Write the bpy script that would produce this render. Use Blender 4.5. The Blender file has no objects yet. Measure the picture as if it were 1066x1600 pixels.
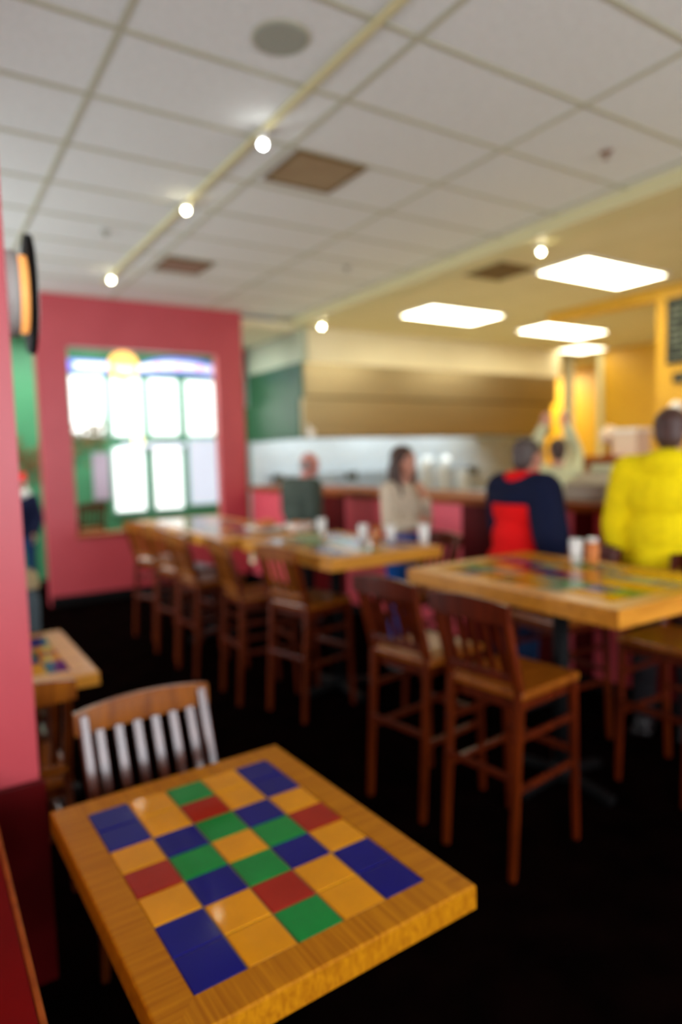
import bpy, bmesh, math, random
from mathutils import Vector, Matrix, Quaternion
random.seed(7)
C = bpy.context.scene.collection
SC = bpy.context.scene
PI = math.pi

# ------------------------------------------------------------------ camera
CAM_H = 1.68
FPX, YAW, PITCH, ROLL = 1044.5, 0.570972, -0.083134, -0.02714
fwd = Vector((math.sin(YAW)*math.cos(PITCH), math.cos(YAW)*math.cos(PITCH), math.sin(PITCH)))
rgt = Vector((math.cos(YAW), -math.sin(YAW), 0)); upv = rgt.cross(fwd)
r2 = rgt*math.cos(ROLL) + upv*math.sin(ROLL); u2 = -rgt*math.sin(ROLL) + upv*math.cos(ROLL)
cd = bpy.data.cameras.new('camera'); cam = bpy.data.objects.new('camera', cd); C.objects.link(cam)
cam.matrix_world = Matrix(((r2.x, u2.x, -fwd.x, 0), (r2.y, u2.y, -fwd.y, 0), (r2.z, u2.z, -fwd.z, CAM_H), (0, 0, 0, 1)))
cd.sensor_fit = 'VERTICAL'; cd.sensor_height = 36.0; cd.sensor_width = 24.0
cd.lens = FPX*36.0/1600.0
cd.clip_start = 0.05; cd.clip_end = 60
cd.dof.use_dof = True; cd.dof.focus_distance = 0.86; cd.dof.aperture_fstop = 1.45
SC.camera = cam

# ------------------------------------------------------------------ world, exposure
w = bpy.data.worlds.new('world'); SC.world = w; w.use_nodes = True
w.node_tree.nodes['Background'].inputs[0].default_value = (0.55, 0.62, 0.75, 1)
w.node_tree.nodes['Background'].inputs[1].default_value = 0.25
vs = SC.view_settings
vs.view_transform = 'Standard'; vs.look = 'None'; vs.gamma = 1.0; vs.use_curve_mapping = False
vs.exposure = -0.32
SC.cycles.use_denoising = True
SC.cycles.max_bounces = 7; SC.cycles.diffuse_bounces = 4; SC.cycles.glossy_bounces = 4
SC.cycles.sample_clamp_indirect = 4.0; SC.cycles.sample_clamp_direct = 0

def area(name, loc, rot, sx, sy, power, col):
    l = bpy.data.lights.new(name, 'AREA'); l.shape = 'RECTANGLE'; l.size = sx; l.size_y = sy
    l.energy = power; l.color = col
    o = bpy.data.objects.new(name, l); o.location = loc; o.rotation_euler = rot; C.objects.link(o); return o
# daylight through the three front windows behind the camera
WINX = (-0.75, 2.0, 4.75)
for wx in WINX:
    area('front_window_light', (wx, -2.30, 1.95), (PI/2+.40, 0, 0), 2.2, 1.7, 160, (0.86, 0.93, 1.0))

# added unseen fill lights: left side beyond the near pink wall, and far room
area('side_window_light', (-2.12, 6.7, 1.8), (0, -PI/2-.12, 0), 1.6, 2.6, 300, (0.86, 0.93, 1.0))
area('far_room_light', (2.2, 9.5, 3.48), (0, 0, 0), 3.5, 0.5, 150, (0.95, 1.0, .97))

area('passage_light', (12.2, 10.9, 3.5), (0, 0, 0), 1.2, 1.2, 170, (1, .92, .7))  # fill light added to brighten the yellow passage, no fixture

# ------------------------------------------------------------------ materials
def mat(name, col, rough=0.5, metal=0.0, coat=0.0, spec=0.5, emit=None, es=0.0):
    m = bpy.data.materials.new(name); m.use_nodes = True
    b = m.node_tree.nodes['Principled BSDF']
    b.inputs['Base Color'].default_value = (*col, 1); b.inputs['Roughness'].default_value = rough
    b.inputs['Metallic'].default_value = metal; b.inputs['Coat Weight'].default_value = coat
    b.inputs['Coat Roughness'].default_value = 0.12
    b.inputs['Specular IOR Level'].default_value = spec
    if emit: b.inputs['Emission Color'].default_value = (*emit, 1); b.inputs['Emission Strength'].default_value = es
    return m
def noisy(name, c1, c2, scale=(8, 8, 8), rough=0.5, coat=0.0, metal=0.0, spec=0.5, detail=4, bump=0.0, dist=0.0):
    m = mat(name, c1, rough, metal, coat, spec); nt = m.node_tree; b = nt.nodes['Principled BSDF']
    tc = nt.nodes.new('ShaderNodeTexCoord'); mp = nt.nodes.new('ShaderNodeMapping'); n = nt.nodes.new('ShaderNodeTexNoise')
    mp.inputs['Scale'].default_value = scale; n.inputs['Scale'].default_value = 1.0; n.inputs['Detail'].default_value = detail
    n.inputs['Distortion'].default_value = dist
    cr = nt.nodes.new('ShaderNodeValToRGB'); cr.color_ramp.elements[0].color = (*c1, 1); cr.color_ramp.elements[1].color = (*c2, 1)
    cr.color_ramp.elements[0].position = 0.35; cr.color_ramp.elements[1].position = 0.65
    nt.links.new(tc.outputs['Object'], mp.inputs['Vector']); nt.links.new(mp.outputs['Vector'], n.inputs['Vector'])
    nt.links.new(n.outputs['Fac'], cr.inputs['Fac']); nt.links.new(cr.outputs['Color'], b.inputs['Base Color'])
    if bump:
        bp = nt.nodes.new('ShaderNodeBump'); bp.inputs['Strength'].default_value = bump
        nt.links.new(n.outputs['Fac'], bp.inputs['Height']); nt.links.new(bp.outputs['Normal'], b.inputs['Normal'])
    return m
M = {}
M['pink'] = noisy('pink_wall_paint', (.47, .050, .062), (.50, .058, .072), (3, 3, 3), 0.42, spec=0.6)
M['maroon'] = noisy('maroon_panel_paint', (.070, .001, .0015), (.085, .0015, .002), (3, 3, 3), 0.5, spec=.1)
M['counter_pink'] = noisy('counter_pink_paint', (.74, .095, .125), (.77, .10, .135), (3, 3, 3), 0.38)  # window glare on the red counter, put into the colour
M['green'] = noisy('green_wall_paint', (.035, .20, .085), (.045, .235, .10), (2, 2, 2), 0.5)
M['palegreen'] = mat('pale_green_paint', (.46, .52, .38), .6)
M['darkgreen'] = noisy('dark_green_paint', (.018, .075, .030), (.022, .085, .035), (3, 3, 3), .35)
M['yellow'] = noisy('yellow_wall_paint', (.60, .32, .012), (.64, .35, .016), (2, 2, 2), .5)
M['cream'] = noisy('cream_paint', (.80, .73, .48), (.84, .77, .52), (2, 2, 2), .6)
M['creamtrim'] = mat('cream_trim_paint', (.62, .57, .30), .5)
M['tilewhite'] = noisy('ceiling_tile', (.66, .67, .61), (.71, .72, .66), (30, 30, 30), .85)
M['tbar'] = mat('ceiling_grid_paint', (.46, .45, .32), .5)
M['kceil'] = noisy('kitchen_ceiling_paint', (.66, .58, .30), (.70, .62, .34), (3, 3, 3), .7)
M['floor'] = noisy('dark_floor', (.0012, .0006, .0005), (.0030, .0011, .0009), (5, 5, 5), .6, spec=0.0)
M['oak'] = noisy('oak_varnish', (.43, .165, .004), (.30, .100, .003), (3, 95, 40), .36, coat=0, spec=.07, dist=.6)
M['oakx'] = noisy('oak_varnish_cross_grain', (.43, .165, .004), (.30, .100, .003), (95, 3, 40), .36, coat=0, spec=.07, dist=.6)
M['edgewood'] = noisy('light_oak_edge', (.62, .26, .022), (.46, .18, .012), (4, 30, 30), .4, coat=.1, spec=.3, dist=.5)
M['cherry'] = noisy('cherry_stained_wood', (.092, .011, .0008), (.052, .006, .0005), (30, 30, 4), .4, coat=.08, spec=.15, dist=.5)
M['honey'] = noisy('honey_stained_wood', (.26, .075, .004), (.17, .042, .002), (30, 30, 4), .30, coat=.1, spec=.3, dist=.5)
M['slat'] = noisy('dark_glossy_slat', (.10, .020, .002), (.06, .010, .001), (30, 30, 4), .3, coat=.75, spec=.3); M['slat'].node_tree.nodes['Principled BSDF'].inputs['Coat Roughness'].default_value = .16
M['post'] = noisy('glossy_chair_post', (.110, .016, .001), (.070, .009, .0008), (30, 30, 4), .35, coat=.6, spec=.15); M['post'].node_tree.nodes['Principled BSDF'].inputs['Coat Roughness'].default_value = .2
M['traywood'] = noisy('orange_brown_trim', (.30, .070, .006), (.22, .045, .003), (4, 20, 20), .6, spec=.2)
M['iron'] = mat('black_iron', (.004, .004, .004), .6, spec=.1)
M['steel'] = noisy('brushed_steel', (.42, .36, .23), (.36, .31, .20), (1, 60, 60), .42, metal=1.0)
M['steelcool'] = noisy('cool_brushed_steel', (.55, .60, .62), (.48, .53, .55), (6, 1, 30), .5, metal=.7)
M['steeldark'] = mat('dark_steel', (.13, .10, .05), .4, metal=1.0)
M['white'] = mat('white_glaze', (.80, .78, .72), .3)
M['whitepl'] = mat('white_plastic', (.75, .74, .68), .4)
M['black'] = mat('black_enamel', (.004, .004, .004), .7, spec=.1)
M['grout'] = mat('grout', (.20, .16, .07), .9)
for k, c in dict(t_blue=(.003, .002, .15), t_yellow=(.66, .27, .003), t_green=(.007, .215, .035), t_red=(.32, .015, .004),
                 t_grey=(.28, .30, .16)).items():
    M[k] = noisy(k[2:] + '_glazed_tile', c, tuple(x*.85 for x in c), (9, 9, 9), .07, spec=.2)
M['glass'] = mat('clear_glass', (.9, .93, .95), .05); M['glass'].node_tree.nodes['Principled BSDF'].inputs['Transmission Weight'].default_value = .9
M['fluo'] = mat('fluorescent_diffuser', (.9, .9, .8), .5, emit=(1, .90, .64), es=20)
M['fluo_far'] = mat('fluorescent_diffuser_far', (.9, .9, .8), .5, emit=(1, .90, .64), es=9)
M['bulb_cool'] = mat('cool_bulb', (1, 1, 1), .5, emit=(.95, .98, 1), es=70)
M['bulb_warm'] = mat('warm_bulb', (1, 1, 1), .5, emit=(1, .92, .62), es=55)
M['pane'] = mat('bright_window_pane', (1, 1, 1), .3, emit=(.95, .99, 1), es=1.55)
M['panedim'] = mat('shaded_window_pane', (.3, .3, .35), .3, emit=(.76, .84, .97), es=.85)
M['postergrey'] = mat('grey_lilac_paper', (.40, .34, .42), .6)
M['mullion'] = mat('pale_green_frame', (.25, .50, .40), .4)
M['sign_blue'] = mat('lit_blue_sign', (.1, .15, .6), .4, emit=(.08, .15, .80), es=.95)
M['sign_white'] = mat('lit_white_sign', (.9, .9, 1), .4, emit=(.62, .60, 1), es=.65)
M['sign_red'] = mat('lit_red_sign', (.8, .1, .1), .4, emit=(.9, .15, .2), es=.8)
M['sun_orange'] = mat('lit_orange_disc', (1, .5, .1), .4, emit=(1, .42, .04), es=.9)
M['sun_yellow'] = mat('lit_yellow_disc', (1, .9, .5), .4, emit=(1, .84, .42), es=1.5)
M['amber_tube'] = mat('lit_amber_tube', (1, .6, .2), .4, emit=(1, .40, .10), es=1.3)
M['chrome'] = mat('clock_shell', (.60, .57, .52), .5, metal=0)
M['vent_tan'] = noisy('tan_vent', (.34, .25, .13), (.30, .21, .11), (5, 5, 5), .6)
M['vent_red'] = noisy('brown_vent', (.30, .19, .13), (.27, .16, .11), (5, 5, 5), .6)
M['vent_dark'] = mat('dark_vent', (.15, .085, .02), .6)
M['speaker'] = mat('grey_green_speaker', (.30, .31, .24), .7)
M['chalkboard'] = mat('chalkboard_black', (.010, .016, .010), .8)
M['chalk'] = mat('chalk', (.16, .18, .13), .9)
M['redtop'] = noisy('red_laminate', (.15, .0008, .0008), (.12, .0008, .0008), (3, 3, 3), .6, spec=.08)
M['skin'] = noisy('skin', (.50, .22, .14), (.54, .25, .16), (10, 10, 10), .5)
M['skinpink'] = noisy('ruddy_skin', (.55, .20, .16), (.58, .23, .18), (10, 10, 10), .5)
M['skindark'] = noisy('tan_skin', (.38, .19, .11), (.42, .21, .13), (10, 10, 10), .5)
def hairm(n, c): return noisy(n, c, tuple(x*.6 for x in c), (60, 60, 8), .55, bump=.3)
M['hair_brown'] = hairm('brown_hair', (.055, .022, .010)); M['hair_grey'] = hairm('grey_hair', (.36, .27, .24))
M['hair_dark'] = hairm('dark_hair', (.075, .030, .020)); M['hair_mid'] = hairm('ash_hair', (.085, .060, .050)); M['hair_white'] = hairm('white_hair', (.72, .76, .70))
def cloth(n, c): return noisy(n, c, tuple(x*.85 for x in c), (25, 25, 25), .85, bump=.08, spec=.2)
M['c_yellow'] = cloth('yellow_jacket_cloth', (.93, .72, .001)); M['c_red'] = cloth('red_jacket_cloth', (.80, .004, .004))
M['c_navy'] = cloth('navy_cloth', (.003, .006, .028)); M['c_greyg'] = cloth('dark_green_grey_cloth', (.060, .078, .060))
M['c_cream'] = cloth('cream_knit', (.60, .50, .36)); M['c_blue'] = cloth('bright_blue_denim', (.012, .12, .48))
M['c_denim'] = cloth('dark_blue_denim', (.008, .035, .10)); M['c_pale'] = cloth('pale_green_shirt', (.62, .62, .36))
M['c_dark'] = cloth('dark_trousers', (.012, .010, .012)); M['c_teal'] = cloth('teal_shirt', (.012, .035, .048))
M['c_hat'] = cloth('red_hat_felt', (.62, .010, .012)); M['c_greyblue'] = cloth('grey_blue_cloth', (.075, .105, .12)); M['c_tan'] = cloth('tan_knit', (.42, .33, .18))
M['c_shoe'] = mat('black_shoe', (.01, .008, .008), .5)
M['leaf'] = noisy('dried_leaf', (.16, .085, .02), (.10, .10, .03), (20, 20, 20), .8)
M['food'] = noisy('orange_food', (.62, .20, .03), (.50, .13, .02), (40, 40, 40), .6)
M['amber'] = mat('amber_sauce', (.45, .13, .01), .2); M['redsauce'] = mat('red_sauce', (.4, .02, .01), .3)
M['register'] = mat('taupe_plastic', (.24, .17, .09), .5); M['paleblue'] = mat('pale_blue_plastic', (.45, .52, .55), .35)
M['kraft'] = mat('kraft_box', (.40, .17, .03), .7); M['pinkbox'] = mat('pale_pink_card', (.66, .50, .36), .7)

# ------------------------------------------------------------------ mesh helpers
def tag(o, label, cat, group=None):
    o['label'] = label; o['category'] = cat
    if group: o['group'] = group
    return o
def thing(name, label, cat, loc=(0, 0, 0), rz=0.0, group=None):
    o = bpy.data.objects.new(name, None); C.objects.link(o); o.location = loc; o.rotation_euler = (0, 0, rz)
    o.empty_display_size = .1
    return tag(o, label, cat, group)
def obj(name, bm, m, parent=None, smooth=False):
    me = bpy.data.meshes.new(name); bm.normal_update(); bm.to_mesh(me); bm.free()
    for x in (m if isinstance(m, (list, tuple)) else [m]): me.materials.append(M[x] if isinstance(x, str) else x)
    if smooth:
        for p in me.polygons: p.use_smooth = True
    o = bpy.data.objects.new(name, me); C.objects.link(o)
    if parent: o.parent = parent
    return o
def struct(name, bm, m):
    o = obj(name, bm, m); o['kind'] = 'structure'; return o
def B(): return bmesh.new()
def box(bm, x0, x1, y0, y1, z0, z1, bev=0.0, mi=0, seg=2):
    t = bmesh.new(); bmesh.ops.create_cube(t, size=1)
    for v in t.verts: v.co = Vector(((x0+x1)/2 + v.co.x*(x1-x0), (y0+y1)/2 + v.co.y*(y1-y0), (z0+z1)/2 + v.co.z*(z1-z0)))
    if bev: bmesh.ops.bevel(t, geom=t.edges[:], offset=bev, segments=seg, affect='EDGES', profile=.5)
    join(bm, t, mi); return bm
def join(bm, t, mi=0, mx=None):
    if mx is not None: bmesh.ops.transform(t, matrix=mx, verts=t.verts)
    vm = {v: bm.verts.new(v.co) for v in t.verts}
    for f in t.faces:
        try: nf = bm.faces.new([vm[v] for v in f.verts]); nf.material_index = mi; nf.smooth = f.smooth
        except ValueError: pass
    t.free(); return bm
def frame_mx(p, d):
    d = Vector(d).normalized(); q = Vector((0, 0, 1)).rotation_difference(d)
    return Matrix.Translation(p) @ q.to_matrix().to_4x4()
def rod(bm, p, q, r0, r1=None, n=14, mi=0, caps=True):
    p, q = Vector(p), Vector(q); r1 = r0 if r1 is None else r1
    t = bmesh.new(); L = (q-p).length
    bmesh.ops.create_cone(t, cap_ends=caps, segments=n, radius1=r0, radius2=r1, depth=L)
    for f in t.faces: f.smooth = len(f.verts) == 4
    join(bm, t, mi, frame_mx((p+q)/2, q-p)); return bm
def bar(bm, p, q, sx, sy, bev=.004, mi=0, taper=1.0, xdir=None):
    """rectangular bar from p to q; sx along the local x, sy along the local y"""
    p, q = Vector(p), Vector(q); d = (q-p); L = d.length; d.normalize()
    xd = Vector(xdir) if xdir else (Vector((1, 0, 0)) if abs(d.x) < .9 else Vector((0, 1, 0)))
    xd = (xd - d*xd.dot(d)).normalized(); yd = d.cross(xd)
    t = bmesh.new(); bmesh.ops.create_cube(t, size=1)
    for v in t.verts:
        k = taper if v.co.z < 0 else 1.0
        v.co = Vector((v.co.x*sx*k, v.co.y*sy*k, v.co.z*L))
    if bev: bmesh.ops.bevel(t, geom=t.edges[:], offset=bev, segments=2, affect='EDGES', profile=.5)
    m = Matrix(((xd.x, yd.x, d.x, 0), (xd.y, yd.y, d.y, 0), (xd.z, yd.z, d.z, 0), (0, 0, 0, 1)))
    join(bm, t, mi, Matrix.Translation((p+q)/2) @ m); return bm
def ell(bm, c, r, mi=0, u=16, v=10, rot=None):
    t = bmesh.new(); bmesh.ops.create_uvsphere(t, u_segments=u, v_segments=v, radius=1)
    for f in t.faces: f.smooth = True
    m = Matrix.Translation(c) @ (rot.to_matrix().to_4x4() if rot else Matrix()) @ Matrix.Diagonal((*((r, r, r) if isinstance(r, (int, float)) else r), 1))
    join(bm, t, mi, m); return bm
def lathe(bm, prof, c=(0, 0, 0), n=24, mi=0):
    rings = []
    for r, z in prof:
        rings.append([bm.verts.new((c[0]+r*math.cos(2*PI*k/n), c[1]+r*math.sin(2*PI*k/n), c[2]+z)) for k in range(n)])
    for a, b in zip(rings, rings[1:]):
        for k in range(n):
            f = bm.faces.new((a[k], a[(k+1) % n], b[(k+1) % n], b[k])); f.material_index = mi; f.smooth = True
    for rg, rev in ((rings[0], True), (rings[-1], False)):
        f = bm.faces.new(list(reversed(rg)) if rev else rg); f.material_index = mi
    return bm
def prism(bm, pts, axis, a, b, mi=0):
    """extrude a 2-D outline along an axis: 'x' takes (y, z), 'y' takes (x, z), 'z' takes (x, y)"""
    def P(p, k):
        return {'x': (k, p[0], p[1]), 'y': (p[0], k, p[1]), 'z': (p[0], p[1], k)}[axis]
    va = [bm.verts.new(P(p, a)) for p in pts]; vb = [bm.verts.new(P(p, b)) for p in pts]; n = len(pts)
    fs = [bm.faces.new(va), bm.faces.new(list(reversed(vb)))]
    for k in range(n): fs.append(bm.faces.new((va[k], vb[k], vb[(k+1) % n], va[(k+1) % n])))
    for f in fs: f.material_index = mi
    bmesh.ops.recalc_face_normals(bm, faces=bm.faces[:]); return bm
def kids(o): return [c for c in bpy.data.objects if c.parent is o]
def dup(root, loc, rz, label, group=None, cat=None):
    def cp(o, par):
        c = o.copy(); C.objects.link(c)
        if par is not None: c.parent = par
        for k in KIDS.get(o.name, []): cp(k, c)
        return c
    KIDS = {}
    for x in bpy.data.objects:
        if x.parent: KIDS.setdefault(x.parent.name, []).append(x)
    r = cp(root, None); r.location = loc; r.rotation_euler = (0, 0, rz); r['label'] = label
    if group: r['group'] = group
    if cat: r['category'] = cat
    return r

# ------------------------------------------------------------------ the room
CZ, KZ, WY = 3.64, 3.55, 8.37
struct('floor', box(B(), -2.4, 4.56, -2.6, 12.2, -.1, 0), 'floor')
struct('floor_kitchen', box(B(), 4.56, 15, -2.6, 12.2, -.1, 0), 'cream')  # hidden kitchen floor, made pale to bounce light up to the ceiling
struct('wall_wainscot', box(B(), -2.2, .30, 2.255, 2.28, 0, .675, .004), 'maroon')
struct('ceiling', box(B(), -2.4, 4.76, -2.6, WY+.15, CZ, CZ+.1), 'tilewhite')
g = B()
x = 2.157 - 1.22*3
while x < 4.7: box(g, x-.014, x+.014, -2.6, WY, CZ-.008, CZ+.002); x += 1.22
y = 2.57 - .635*8
while y < WY: box(g, -2.2, 4.74, y-.014, y+.014, CZ-.006, CZ+.002); y += .635
struct('trim_1', g, 'tbar')                                           # ceiling grid
struct('ceiling_kitchen', box(B(), 4.76, 15, -2.6, 12.2, KZ, KZ+.2), 'kceil')
g = B(); box(g, 4.70, 4.98, -2.6, WY+.1, KZ-.025, CZ+.01, .006)
struct('trim_2', g, 'creamtrim')                                      # cream band between the two ceilings
# pink wall with the wide opening
g = B(); D0, D1 = WY, WY+.15
box(g, 1.30, 1.64, D0, D1, 0, CZ); box(g, 3.50, 3.87, D0, D1, 0, CZ); box(g, 1.64, 3.50, D0, D1, 3.05, CZ); box(g, 1.64, 3.50, D0, D1, 0, .79)
struct('wall_back', g, 'pink')
struct('trim_3', box(B(), 1.62, 3.52, D0-.03, D1+.03, .79, .83, .006), 'traywood')
struct('baseboard_back', box(B(), 1.30, 3.87, D0-.015, D0, 0, .12, .004), 'black')
# pink stub wall near the camera
struct('wall_left', box(B(), -2.2, .285, 2.28, 2.50, 0, CZ), 'pink')
struct('wall_side', box(B(), -2.4, -2.2, -2.6, 10.7, 0, CZ), 'pink')
# green room beyond
g = B(); box(g, -2.2, 4.86, 10.5, 10.65, 0, 3.62); struct('wall_green', g, 'green')
struct('ceiling_far', box(B(), -2.2, 4.85, WY+.15, 10.5, 3.5, 3.6), 'cream')
struct('wall_fascia', box(B(), -2.2, 1.30, WY, WY+.14, 3.28, CZ), 'cream')
# kitchen: side fascia of the hood, back walls
g = B(); box(g, 4.86, 4.94, 8.5, 10.5, 3.05, KZ); struct('wall_hood_side', g, 'palegreen')
g = B(); box(g, 4.86, 12.2, 10.3, 10.45, 0, KZ); struct('wall_kitchen', g, 'steelcool')
g = B(); box(g, 4.95, 10.4, 8.45, 8.6, 3.05, KZ); struct('wall_soffit', g, 'cream')
# yellow walls on the right
g = B(); box(g, 7.5, 7.65, -2.6, 4.70, 0, KZ); struct('wall_menu', g, 'yellow')
g = B(); box(g, 7.5, 7.65, 4.70, 6.3, 3.41, KZ); struct('wall_header', g, 'yellow')
g = B(); box(g, 7.65, 11.2, 4.4, 4.6, 0, KZ); struct('wall_right', g, 'yellow')
g = B(); box(g, 11.2, 11.35, 4.4, 8.08, 0, KZ); struct('wall_yellow', g, 'yellow')
g = B(); box(g, 13.2, 13.3, 7.0, 12, 0, KZ); struct('wall_passage', g, 'yellow')
g = B(); box(g, 11.16, 11.36, 8.08, 8.19, 0, KZ, .01); struct('trim_4', g, 'creamtrim')
g = B(); box(g, 11.20, 11.26, 8.79, 9.03, 0, KZ, .01); struct('trim_5', g, 'cream')
struct('wall_end', box(B(), -2.4, 15, 12.2, 12.3, 0, KZ+.2), 'yellow'); struct('wall_far', box(B(), 15, 15.1, -2.6, 12.3, 0, KZ+.2), 'yellow')
# front wall behind the camera, three windows
g = B(); xs = [-2.4]
for wx in WINX: xs += [wx-1.12, wx+1.12]
xs.append(15)
for a, b in zip(xs[0::2], xs[1::2]): box(g, a, b, -2.6, -2.42, 0, CZ)
for wx in WINX: box(g, wx-1.12, wx+1.12, -2.6, -2.42, 0, 1.08); box(g, wx-1.12, wx+1.12, -2.6, -2.42, 2.82, CZ)
struct('wall_front', g, 'pink')
struct('ceiling_soffit', box(B(), -2.2, 7.5, -2.42, -.45, 2.86, CZ), 'tilewhite')  # unseen drop added to keep front window light off the near ceiling
for k, wx in enumerate(WINX):
    g = B()
    for a in (-1.12, -.03, 1.06): box(g, wx+a, wx+a+.06, -2.5, -2.44, 1.08, 2.82)
    for z in (1.08, 2.76): box(g, wx-1.12, wx+1.12, -2.5, -2.44, z, z+.06)
    struct('window_%d' % (k+1), g, 'mullion')

g = B()                                                              # frames added around the unseen side and far room fill lights
for a, b, c, d in ((5.34, 5.40, .95, 2.65), (8.0, 8.06, .95, 2.65), (6.67, 6.73, .95, 2.65), (5.34, 8.06, .95, 1.0), (5.34, 8.06, 2.6, 2.65)): box(g, -2.2, -2.13, a, b, c, d)
struct('window_side', g, 'mullion')
g = B()
for a, b, c, d in ((.40, .45, 9.2, 9.8), (3.95, 4.0, 9.2, 9.8), (.40, 4.0, 9.2, 9.25), (.40, 4.0, 9.75, 9.8)): box(g, a, b, c, d, 3.46, 3.5)
struct('trim_6', g, 'whitepl')

# windows in the green wall
n = 4
def pane_window(x0, x1, z0, z1, m='pane'):
    global n
    g = B(); fw = .035
    for a, b in ((x0-fw, x0), (x1, x1+fw)): box(g, a, b, 10.45, 10.5, z0-fw, z1+fw, .004)
    for a, b in ((z0-fw, z0), (z1, z1+fw)): box(g, x0, x1, 10.45, 10.5, a, b, .004)
    o = struct('window_%d' % n, g, 'mullion'); n += 1
    p = obj('pane', box(B(), x0, x1, 10.47, 10.49, z0, z1), m, o)
for a, b in ((2.07, 2.53), (2.65, 3.09), (3.22, 3.67), (3.815, 4.285)): pane_window(a, b, 2.09, 2.96)
for a, b in ((2.63, 3.09), (3.25, 3.69)): pane_window(a, b, .93, 1.90)
pane_window(3.82, 4.34, .97, 2.02, 'panedim')

# ------------------------------------------------------------------ service counter
ct = thing('service_counter', 'long pink service counter with maroon panels and orange brown wooden top', 'counter', (3.92, 2.0, 0))
YS = [(-2.0, 2.28, 'counter_pink'), (2.28, 2.60, 'maroon'), (2.60, 2.90, 'counter_pink'), (2.90, 3.06, 'maroon'), (3.06, 3.16, 'counter_pink'), (3.16, 4.20, 'maroon'), (4.20, 6.02, 'counter_pink'), (6.02, 6.75, 'maroon'), (6.75, 8.36, 'counter_pink')]  # pink bands paint glare on the red front, maroon ones the stools' shade
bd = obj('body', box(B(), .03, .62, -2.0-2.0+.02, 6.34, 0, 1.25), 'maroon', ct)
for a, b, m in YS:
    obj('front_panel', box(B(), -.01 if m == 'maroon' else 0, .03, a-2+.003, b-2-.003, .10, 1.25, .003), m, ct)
obj('kick_board', box(B(), .01, .03, -4, 6.34, 0, .10), 'black', ct)
obj('countertop', box(B(), -.04, .66, -4, 6.34, 1.25, 1.31, .008), 'traywood', ct)

# ------------------------------------------------------------------ hood
hd = thing('kitchen_hood', 'long stainless steel exhaust hood hanging over the kitchen line', 'hood', (4.86, 8.45, 1.95))
obj('upper_band', box(B(), 0, 5.45, 0, 1.8, .60, 1.10, .004), 'steel', hd)
g = B(); box(g, -.12, 5.15, -.14, -.08, .03, .57, .006); box(g, -.01, .04, -.08, 1.75, .03, .57); box(g, 5.10, 5.15, -.08, 1.75, .03, .57); box(g, 0, 5.15, -.08, 1.75, .55, .57); obj('lower_canopy', g, 'steel', hd)
g = B(); box(g, 0, 5.2, -.15, 1.75, .57, .60, .003); obj('seam', g, 'steeldark', hd)
g = B(); box(g, -.12, 5.16, -.15, -.08, 0, .03, .003); box(g, -.01, .04, -.08, 1.76, 0, .03); box(g, 5.1, 5.16, -.08, 1.76, 0, .03); obj('drip_rim', g, 'steeldark', hd)
g = B(); box(g, -.10, 0, .02, 1.84, .005, .58, .003); box(g, -.03, 0, .02, 1.84, .58, 1.10, .003); obj('side_panel', g, 'darkgreen', hd)
for k in range(3):
    obj('hood_lamp', rod(B(), (1.0+k*1.7, 1.0, .50), (1.0+k*1.7, 1.0, .55), .12), M['white'], hd)
    area('hood_lamp_light', (5.86+k*1.7, 9.45, 2.44), (0, 0, 0), 0.9, .5, 42, (.86, .95, 1))
hl = thing('heat_lamp', 'small white globe lamp at the lower left corner of the steel hood', 'lamp', (4.80, 8.20, 2.02))
obj('globe', ell(B(), (0, 0, 0), .06), M['white'], hl, True); obj('stem', rod(B(), (0, 0, .05), (0, .10, .12), .012), 'white', hl)
# steel work line below the hood
wl = thing('steel_work_line', 'stainless steel work table and range line under the hood', 'work table', (5.0, 9.0, 0))
obj('worktop', box(B(), 0, 5.2, 0, 1.2, .86, .92, .006), 'steelcool', wl)
obj('cabinet', box(B(), .02, 5.18, .04, 1.18, .10, .86, .004), 'steelcool', wl)
obj('back_shelf', box(B(), .2, 5.0, .95, 1.25, 1.40, 1.43, .003), 'steelcool', wl)
for k in range(4): obj('shelf_bracket', box(B(), .25+k*1.5, .29+k*1.5, 1.0, 1.28, 1.25, 1.40), 'steeldark', wl)
obj('foot_panel', box(B(), .05, 5.15, .08, 1.1, 0, .10), 'black', wl)
# things standing on the steel line (white crockery)
def plate_bm(n, r=.13):
    g = B()
    for k in range(n): lathe(g, [(r*.55, k*.022), (r, k*.022+.016), (r, k*.022+.021), (r*.5, k*.022+.008)], n=20)
    return g
PL = ['tall stack of white plates on the steel line, nearest the woman', 'second stack of white plates on the steel line', 'third stack of white plates from the woman on the steel line', 'last stack of white plates on the steel line, beside the red jacket']
for k, (px, n_) in enumerate(((7.3, 22), (7.7, 28), (8.1, 25), (8.6, 20))):
    o = obj('plate_stack', plate_bm(n_), 'white', None, True); o.location = (px, 9.2, .92); tag(o, PL[k], 'plates', 'white plate stacks on the steel line')
CT = ['left white food tub on the shelf over the plates', 'middle white food tub on the shelf over the plates', 'right white food tub on the shelf over the plates']
for k, px in enumerate((8.1, 8.5, 8.95)):
    t = thing('food_tub', CT[k], 'tub', (px, 10.08, 1.43), 0, 'white tubs on the steel shelf')
    obj('tub', lathe(B(), [(.09, 0), (.11, .20)], n=18), 'white', t, True); obj('lid', lathe(B(), [(.115, .20), (.115, .225)], n=18), 'paleblue', t)
t = thing('spray_bottle', 'pale tall plastic bottle standing on the counter left of the woman', 'bottle', (4.2, 5.55, 1.31))
obj('bottle', lathe(B(), [(.045, 0), (.05, .02), (.05, .20), (.02, .25), (.02, .28)], n=16), 'whitepl', t, True); obj('cap', lathe(B(), [(.024, .28), (.024, .31)], n=12), 'paleblue', t)
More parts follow.
